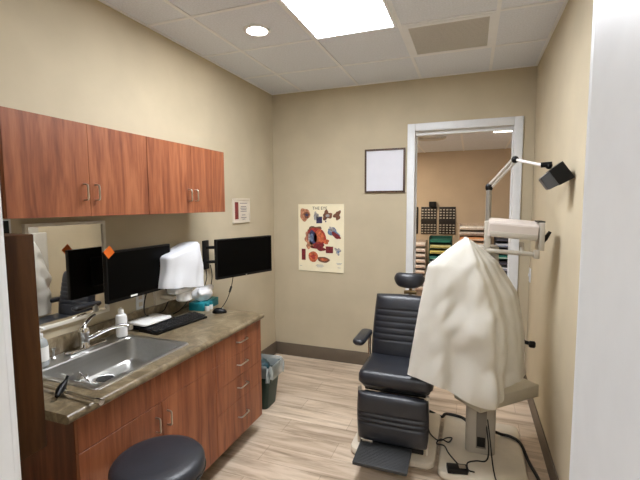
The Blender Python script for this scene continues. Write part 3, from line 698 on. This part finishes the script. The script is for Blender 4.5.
# back
Mb = T(xc-.012, -1.155, .805) @ RX(-.16)
bm = bmesh.new(); pad(bm, .445, .475, .085, Mb, grooves=[.125-.043*i for i in range(6)], taper=.10, gd=.005, gw=.006); obj('backrest', bm, VINYL, t, 60)
bm = bmesh.new(); box(bm, -.19, .19, 0, .022, -.22, .21, bev=.008, M=Mb); obj('back_shell', bm, BLACKM, t)
bm = bmesh.new(); tube(bm, [(xc+.02, -1.08, .95), (xc+.025, -1.065, 1.05), (xc+.03, -1.085, 1.11)], .012, 12); box(bm, xc-.02, xc+.07, -1.085, -1.055, 1.035, 1.062, bev=.005); obj('headrest_stem', bm, mat('brass_plate', (150, 128, 92), .35, .8), t)
bm = bmesh.new()
rs = []
for i in range(15):
    u = -1+2*i/14; s = max(.05, (1-abs(u)**4.5))**.5
    rs.append([(xc+.022+u*.108, -1.125-.018+.035*u*u+.040*s*math.cos(a), 1.147+.055*s*math.sin(a)+.008*u*u) for a in [2*PI*k_/20 for k_ in range(20)]])
loft(bm, rs); obj('headrest', bm, VINYL, t, 60)
# legrest and footplate
Ml = T(xc-.005, -1.585, .338) @ RX(.05)
bm = bmesh.new(); pad(bm, .452, .325, .055, Ml, grooves=[.035, .002, -.030], p=6); obj('legrest', bm, VINYL, t, 60)
obj('legrest_shell', one(xc-.19, xc+.19, -1.585, -1.56, .13, .49, bev=.006), BLACKM, t)
bm = bmesh.new(); box(bm, 1.445, 1.510, -1.648, -1.640, .183, .199, bev=.002); obj('badge_plate', bm, NICKEL, t)
bm = bmesh.new(); box(bm, -.165, .165, -.215, 0, -.012, .012, bev=.005, M=T(xc-.045, -1.585, .150) @ RX(.12))
for i in range(16): box(bm, -.155, .155, -.006, .0, .0115, .0135, M=T(xc-.045, -1.585, .150) @ RX(.12) @ T(0, -.02-i*.012, 0))
obj('footplate', bm, mat('ribbed_rubber', (46, 47, 48), .55, var=.1), t)
for s in (-1, 1):
    bm = bmesh.new(); xx = xc-.005+s*.215
    box(bm, xx-.010, xx+.010, -1.60, -1.575, .14, .52, bev=.004); obj('side_bracket', bm, NICKEL, t)
    xa = xc-.004+s*.248
    bm = bmesh.new(); tube(bm, [(xa, -1.17, .52), (xa, -1.175, .60), (xa, -1.18, .68), (xa, -1.185, .75)], .012, 10); o = obj('arm_post', bm, CHROME, t)
    bm = bmesh.new(); slab(bm, xa+s*.022-.043, xa+s*.022+.043, -1.44, -1.15, .728, .770, .034, .015, n=8); obj('armrest', bm, VINYL, t, 60)

# ------------------------------------------------------------------ instrument stand
t = thing('instrument_stand', 'cream instrument stand with floor plate, column and lamp by the right wall', 'instrument stand', (2.16, -1.2, 0))
bm = bmesh.new(); slab(bm, 1.905, 2.425, -1.60, -.86, 0, .058, .06, .018, n=8); obj('base', bm, BEIGE, t)
bm = bmesh.new(); slab(bm, 2.062, 2.245, -1.33, -1.09, .058, .41, .03, .006); slab(bm, 2.09, 2.235, -1.25, -1.10, .41, 1.42, .03, .006); obj('column', bm, GREYE, t)
obj('column_slot', one(2.128, 2.190, -1.3325, -1.3285, .10, .36, bev=.001), mat('inner_grey', (120, 114, 104), .6), t)
obj('switch_panel', one(2.134, 2.184, -1.335, -1.3325, .112, .178, bev=.001), BLACK, t)
ea = math.atan2(.50, .50)
Mt = T(2.075, -1.368, .440) @ RZ(ea)
bm = bmesh.new(); box(bm, -.01, .52, -.11, .12, -.045, .040, bev=.008, M=Mt); obj('instrument_arm', bm, mat('stone_enamel', (196, 190, 174), .42, var=.02), t)
bm = bmesh.new(); tube(bm, [tuple((Mt @ Vector((.06, -.1105, .0)))), tuple((Mt @ Vector((.06, -.1135, .0))))], .007, 12, False); obj('arm_screw', bm, BLACK, t)
# head on top
bm = bmesh.new(); box(bm, 2.145, 2.182, -1.30, -1.16, 1.36, 1.585, bev=.006); obj('head_bracket', bm, GREYE, t)
Mh = T(2.31, -1.24, 1.535) @ RY(.085)
bm = bmesh.new(); prof = [(-.09, -.055), (-.09, .028), (-.075, .042), (.075, .060), (.085, .050), (.085, -.055)]
t3 = bmesh.new(); loft(t3, [[(x, y, zz) for y, zz in prof] for x in (-.145, .135)]); bmesh.ops.bevel(t3, geom=t3.edges[:], offset=.004, segments=2, affect='EDGES'); merge(bm, t3, Mh); obj('head_housing', bm, mat('pinkish_enamel', (196, 186, 178), .45, var=.02), t)
bm = bmesh.new(); box(bm, -.135, .13, -.094, -.088, -.052, -.020, bev=.002, M=Mh); obj('housing_lip', bm, GREYE, t)
bm = bmesh.new(); box(bm, 2.448, 2.478, -1.33, -1.17, 1.41, 1.580, bev=.005); obj('end_cap', bm, GREYE, t)
bm = bmesh.new(); box(bm, 2.44, 2.478, -1.325, -1.17, 1.580, 1.588); obj('cap_rail', bm, BLACKM, t)
bm = bmesh.new(); tube(bm, [(2.16, -1.30, 1.40), (2.44, -1.30, 1.385)], .014, 12, False); box(bm, 2.425, 2.455, -1.325, -1.275, 1.360, 1.412, bev=.005); tube(bm, [(2.36, -1.27, 1.45), (2.36, -1.30, 1.39)], .014, 10, False); obj('phoropter_arm', bm, GREYE, t)
bm = bmesh.new(); tube(bm, [(2.475, -1.20, 1.43), (2.492, -1.20, 1.462)], .006, 8, False); tube(bm, [(2.488, -1.20, 1.455), (2.500, -1.20, 1.475), (2.525, -1.20, 1.520)], lambda s: .010+.004*math.sin(PI*s), 10, False); obj('lock_lever', bm, BLACK, t)
bm = bmesh.new(); tube(bm, [(2.40, -1.19, .80), (2.445, -1.20, .792)], .012, 10, False); lathe(bm, [(.016, -.02), (.022, -.012), (.022, .014), (.014, .02)], M=T(2.45, -1.20, .79) @ RY(PI/2), n=18); obj('side_knob', bm, BLACK, t)
bm = bmesh.new(); tube(bm, [(2.235, -1.14, .82), (2.41, -1.18, .80)], .014, 10, False); obj('knob_shaft', bm, GREYE, t)
# lamp
bm = bmesh.new(); tube(bm, [(2.166, -1.19, 1.36), (2.166, -1.19, 1.785)], .0175, 14, False); obj('lamp_pole', bm, mat('lamp_grey', (150, 146, 138), .35, .6), t)
J0 = Vector((2.166, -1.19, 1.80)); J1 = Vector((2.306, -1.27, 1.965)); J2 = Vector((2.440, -1.47, 1.905))
def ball(c, r, sc=(1, 1, 1)):
    b_ = bmesh.new(); bmesh.ops.create_icosphere(b_, subdivisions=3, radius=r)
    for v in b_.verts: v.co = Vector((v.co.x*sc[0], v.co.y*sc[1], v.co.z*sc[2]))+Vector(c)
    return b_
bm = bmesh.new(); merge(bm, ball(J0, .026, (.9, .8, 1.15))); obj('lamp_joint', bm, BLACK, t)
bm = bmesh.new()
off = Vector((.008, 0, -.006))
tube(bm, [J0+off, J1+off], .0095, 10, False); tube(bm, [J0-off, J1-off], .0095, 10, False); obj('lower_lamp_arm', bm, mat('silver_paint', (206, 202, 194), .3, .5), t)
bm = bmesh.new(); merge(bm, ball(J1, .022)); obj('lamp_joint', bm, BLACK, t)
bm = bmesh.new(); tube(bm, [J1, J2], .0085, 12, False); obj('upper_lamp_arm', bm, mat('white_lamp_paint', (228, 222, 220), .3, .1), t)
bm = bmesh.new(); tube(bm, [J2-Vector((.02, 0, -.004)), J2+Vector((.035, -.01, .006))], .015, 12, False); merge(bm, ball(J2+Vector((.02, -.005, -.002)), .019)); obj('lamp_joint', bm, BLACK, t)
Mq = T(2.484, -1.545, 1.838) @ RY(-math.radians(35))
bm = bmesh.new()
def hrect(x, hy, hz, sh=0): return [tuple(Mq @ Vector((x, y, zz+sh))) for y, zz in ((-hy, -hz), (hy, -hz), (hy, hz), (-hy, hz))]
loft(bm, [hrect(-.018, .052, .046), hrect(.060, .060, .052)], True, False); loft(bm, [hrect(.060, .060, .052), hrect(.058, .056, .048), hrect(-.010, .048, .040)], False, True); obj('lamp_hood', bm, BLACK, t)
bm = bmesh.new(); loft(bm, [hrect(-.072, .034, .032), hrect(-.066, .040, .038), hrect(-.018, .048, .043)]); obj('lamp_housing', bm, mat('dark_grey_plastic', (74, 76, 80), .4), t)
bm = bmesh.new(); box(bm, -.008, -.004, -.045, .045, -.038, .038, M=Mq); obj('lamp_lens', bm, BOTTLE, t)

# ------------------------------------------------------------------ dust cover over the instrument
C = Vector((2.06, -1.42)); e = Vector((.84, .54)).normalized(); nn = Vector((e.y, -e.x))
Lp = [(-.029, 1.492), (-.085, 1.462), (-.150, 1.420), (-.278, 1.330), (-.302, 1.209), (-.338, 1.027), (-.374, .812), (-.400, .662)]
Rp = [(-.029, 1.492), (.030, 1.458), (.090, 1.418), (.192, 1.337), (.268, 1.239), (.340, 1.138), (.382, .979), (.412, .760), (.420, .600)]
def resample(P, n):
    P = [Vector(p) for p in P]; L_ = [0]
    for a, b in zip(P, P[1:]): L_.append(L_[-1]+(b-a).length)
    out = []
    for i in range(n):
        d = L_[-1]*i/(n-1)
        for k_ in range(len(P)-1):
            if d <= L_[k_+1]+1e-9: out.append(P[k_].lerp(P[k_+1], (d-L_[k_])/(L_[k_+1]-L_[k_]))); break
    return out
NL, NA = 56, 144
LL = resample(Lp, NL); RR = resample(Rp, NL)
rings = []
for k_ in range(NL):
    f = k_/(NL-1); ring = []
    sl, zl = LL[k_]; s_r, zr = RR[k_]
    c0 = (sl+s_r)/2; hl = (s_r-sl)/2+.001
    b = .015+.215*min(1, f*1.5)**.8+.02*f
    for i in range(NA):
        a = 2*PI*i/NA; ca, sa = math.cos(a), math.sin(a)
        ss = c0+hl*ca; w_ = ca+.02
        dn = b*math.copysign(max(0, 1-abs(w_)/(.98 if w_ < 0 else 1.02))**.72, sa) if abs(sa) > 1e-6 else 0
        tt = (ca+1)/2; zz = zl*(1-tt)+zr*tt
        front = max(0, sa)
        zz -= .105*front**1.2*f**4*math.exp(-((ca+.12)/.55)**2)
        # top ridge: middle stays up near the peak
        amp = .016*f**1.2
        kf = amp*(math.sin(7*a+1.2+1.5*f)+.6*math.sin(12*a+.4-2*f)+.35*math.sin(19*a+3*f))
        kf += .016*math.exp(-((a-PI*.44)/.06)**2)*min(1, f*3)-.016*math.exp(-((a-PI*.37)/.07)**2)*min(1, f*3)+.012*math.exp(-((a-PI*.25)/.05)**2)*min(1, f*2)
        kf *= min(1, abs(sa)*1.6+.12)
        p = C+e*ss+nn*dn
        nz = (abs(noise.noise(Vector((p.x*4+zz*1.5, p.y*4, zz*3.2-p.x*2))))-.2)*.06*f+(abs(noise.noise(Vector((p.x*9-zz*3, p.y*9, zz*6+3))))-.2)*.030*min(1, f*2)+noise.noise(Vector((p.x*15, p.y*15, zz*11+5)))*.007*min(1, f*3)
        p = p+nn*(kf+nz)*(1 if sa >= 0 else -1)*max(.25, abs(sa))
        ring.append((p.x, p.y, zz))
    rings.append(ring)
bm = bmesh.new(); loft(bm, rings, True, False)
o = tag(obj('dust_cover', bm, COVER, ang=80), 'large off-white dust cover draped over the instrument on the stand', 'cover')

# ------------------------------------------------------------------ floor cables
zf = .064
cord([(1.55, -.80, .012), (1.66, -.85, .064), (1.78, -.875, .066), (1.88, -.87, .03), (1.92, -.88, .066), (2.035, -.90, .068), (2.10, -1.0, .068)], .011, 'thick black cable running from the chair to the stand column')
cord([(1.80, -1.10, .06), (1.83, -1.20, .06), (1.893, -1.28, .07), (1.94, -1.23, .071), (1.975, -1.22, .072), (1.955, -1.27, .066), (1.905, -1.27, .078), (1.88, -1.31, .064), (1.93, -1.32, .064), (1.965, -1.40, .064), (2.03, -1.50, .064), (2.085, -1.56, .070)], .0045, 'thin black cord tied in a bow on the stand base', k=10)
cord([(2.17, -1.30, .38), (2.19, -1.33, .25), (2.205, -1.36, .12), (2.19, -1.40, .066), (2.13, -1.42, .064), (2.08, -1.46, .064), (2.085, -1.53, .064), (2.12, -1.55, .070)], .0045, 'black cord looping from the instrument arm down to the adapter')
cord([(2.185, -1.295, .37), (2.21, -1.38, .20), (2.225, -1.46, .09), (2.235, -1.54, .064), (2.24, -1.585, .064), (2.24, -1.625, .02), (2.24, -1.75, .006)], .004, 'black cord dropping straight from the instrument arm to the floor')
cord([(2.262, -1.09, .10), (2.30, -1.06, .075), (2.36, -1.06, .070), (2.415, -1.12, .066), (2.455, -1.24, .015), (2.49, -1.40, .011), (2.50, -1.58, .011), (2.50, -1.80, .011)], .0105, 'thick black cable curving along the floor by the right wall')
t = thing('power_adapter', 'black power adapter block on the front edge of the stand base', 'power adapter', (2.04, -1.555, .058))
bm = bmesh.new(); box(bm, -.06, .06, -.03, .03, 0, .034, bev=.005, M=T(2.02, -1.56, .0585) @ RZ(.2)); obj('block', bm, BLACK, t)
bm = bmesh.new(); box(bm, .01, .05, -.018, .018, .034, .0345, M=T(2.02, -1.56, .0585) @ RZ(.2)); obj('rating_sticker', bm, NICKEL, t)
bm = bmesh.new(); box(bm, 2.46, 2.55, -1.72, -1.56, 0, .075, bev=.01); tag(obj('power_strip', bm, BLACK), 'small black box on the floor against the right wall', 'power strip')

# ------------------------------------------------------------------ shop displays beyond the doorway
def lens_mesh():
    bm = bmesh.new(); q_ = .62
    for s in (-1, 1):
        loft(bm, [[(q_*(s*.013+.0115*math.cos(2*PI*i/10)), -.010, .011*math.sin(2*PI*i/10)) for i in range(10)], [(q_*(s*.013+.0115*math.cos(2*PI*i/10)), -.014, .011*math.sin(2*PI*i/10)) for i in range(10)]])
    box(bm, -.004, .004, -.014, 0, .000, .004)
    bmesh.ops.recalc_face_normals(bm, faces=bm.faces[:])
    me = bpy.data.meshes.new('eyeglasses'); bm.to_mesh(me); bm.free(); me.materials.append(mat('demo_lens_painted_glint', (196, 188, 174), .3, var=.15, scale=40)); return me  # off-white lens colour stands in for bright reflections on the lenses
GM = lens_mesh()
for (x0, x1, cols, lb, who) in ((1.095, 1.218, 1, 'narrow black eyewear rack beside the left doorway casing', 'narrow'), (1.268, 1.519, 5, 'black eyewear rack with a black box on top', 'left'), (1.558, 1.818, 5, 'black eyewear rack next to the taller white tray tower', 'right')):
    t = thing('eyewear_rack', lb, 'eyewear rack', ((x0+x1)/2, FB, 1.196), 0, 'black eyewear racks on the shop wall')
    RK = mat('rack_black', (30, 24, 20), .5, var=.1)
    obj('back_panel', one(x0, x1, FB-.02, FB, 1.196, 1.648, bev=.003), RK, t)
    obj('crossbar', one(x0, x1, FB-.045, FB-.02, 1.40, 1.435), RK, t)
    for c_ in range(cols):
        xx = x0+(x1-x0)*(c_+.5)/cols if cols > 1 else x0+.085
        for r in range(8):
            zz = (1.222+r*.042) if r < 4 else (1.465+(r-4)*.045)
            g = bpy.data.objects.new('eyeglasses', GM); COL.objects.link(g); g.location = (xx, FB-.02, zz)
            tag(g, {'narrow': 'eyeglasses in the single column of the narrow rack', 'left': 'eyeglasses hanging on the rack with the black box on top', 'right': 'eyeglasses hanging on the rack next to the white tray tower'}[who], 'eyeglasses', 'eyeglasses on the '+who+' rack')
t = obj('black_speaker', one(1.400, 1.508, FB-.09, FB-.005, 1.649, 1.735, bev=.006), BLACKM); tag(t, 'small black box standing on top of an eyewear rack', 'box')
ORD = ['topmost', 'second from top', 'third from top', 'fourth from top', 'fifth from top', 'sixth from top', 'seventh from top', 'eighth from top', 'ninth from top', 'tenth from top', 'eleventh from top']
cmat = {}
def cm(c):
    if c not in cmat: cmat[c] = mat('tray_card', c, .55, var=.08, scale=30)
    return cmat[c]
def tower(x0, x1, y0, y1, ztop, rows, cols_, fr, lb, short, zmin=.25):
    t = thing('tray_tower', lb, 'display shelf', ((x0+x1)/2, (y0+y1)/2, 0), 0, 'tray towers in the shop')
    obj('frame', boxes((x0, x0+.012, y0, y1, 0, ztop), (x1-.012, x1, y0, y1, 0, ztop), (x0+.012, x1-.012, y1-.012, y1, 0, ztop)), fr, t)
    dz = rows; k_ = 0; zz = ztop-dz
    while zz > zmin and k_ < len(ORD):
        obj('shelf', one(x0+.012, x1-.012, y0+.01, y1-.012, zz-.008, zz), fr, t)
        c = cols_[k_ % len(cols_)]
        tr = thing('tray', c[1]+' tray, '+ORD[k_]+' in '+short, 'tray', ((x0+x1)/2, y0+.1, zz), 0, 'trays in '+short)
        obj('tray_box', one(x0+.016, x1-.016, y0-.02, y1-.02, zz, zz+dz*.55, bev=.004), cm(c[0]), tr)
        obj('label_strip', one(x0+.03, x1-.03, y0-.022, y0-.020, zz+dz*.1, zz+dz*.24), cm(c[2]), tr)
        zz -= dz; k_ += 1
    if k_ < len(ORD):
        obj('lower_panel', one(x0+.012, x1-.012, y0+.01, y0+.022, 0, zz+dz-.01), fr, t)
PINKW = (((238, 230, 226), 'pale pink', (190, 160, 152)),)
tower(1.175, 1.400, 2.55, 2.75, 1.115, .088, PINKW, cm((176, 160, 146)), 'pale tray tower beside the left doorway casing', 'the pale tower left in the doorway')
GR = (((20, 96, 84), 'dark green', (40, 130, 110)), ((206, 206, 150), 'pale yellow', (150, 140, 60)), ((214, 204, 120), 'yellow', (90, 80, 40)), ((30, 104, 104), 'teal', (120, 190, 180)), ((196, 204, 206), 'pale grey', (90, 120, 140)), ((22, 84, 110), 'dark blue', (60, 140, 170)))
tower(1.452, 1.790, 2.45, 2.70, 1.190, .088, GR, cm((18, 74, 64)), 'green tray tower below the eyewear racks', 'the wide green tower')
GR2 = (((18, 96, 76), 'green', (210, 220, 200)), ((210, 214, 196), 'pale green', (50, 130, 90)))
tower(1.405, 1.448, 2.60, 2.70, .70, .075, GR2, cm((20, 70, 56)), 'slim green tray tower between the pale and wide towers', 'the slim green tower')
ORW = (((240, 234, 226), 'cream', (170, 150, 130)), ((206, 196, 188), 'grey', (120, 80, 60)), ((226, 160, 112), 'orange', (240, 220, 200)), ((222, 196, 170), 'tan', (180, 90, 50)), ((186, 178, 180), 'mauve grey', (100, 80, 80)))
tower(1.885, 2.290, 2.50, 2.75, 1.390, .083, ORW, cm((196, 176, 158)), 'white tray tower, tallest one behind the dust cover', 'the tall white tower')
BLW = (((44, 44, 52), 'black', (90, 90, 110)), ((190, 200, 214), 'pale blue', (60, 90, 140)), ((70, 80, 110), 'slate blue', (150, 170, 200)), ((20, 110, 104), 'teal', (190, 220, 210)))
tower(2.395, 2.70, 2.50, 2.75, 1.230, .088, BLW, cm((60, 58, 60)), 'dark tray tower beside the right doorway casing', 'the dark tower at right')
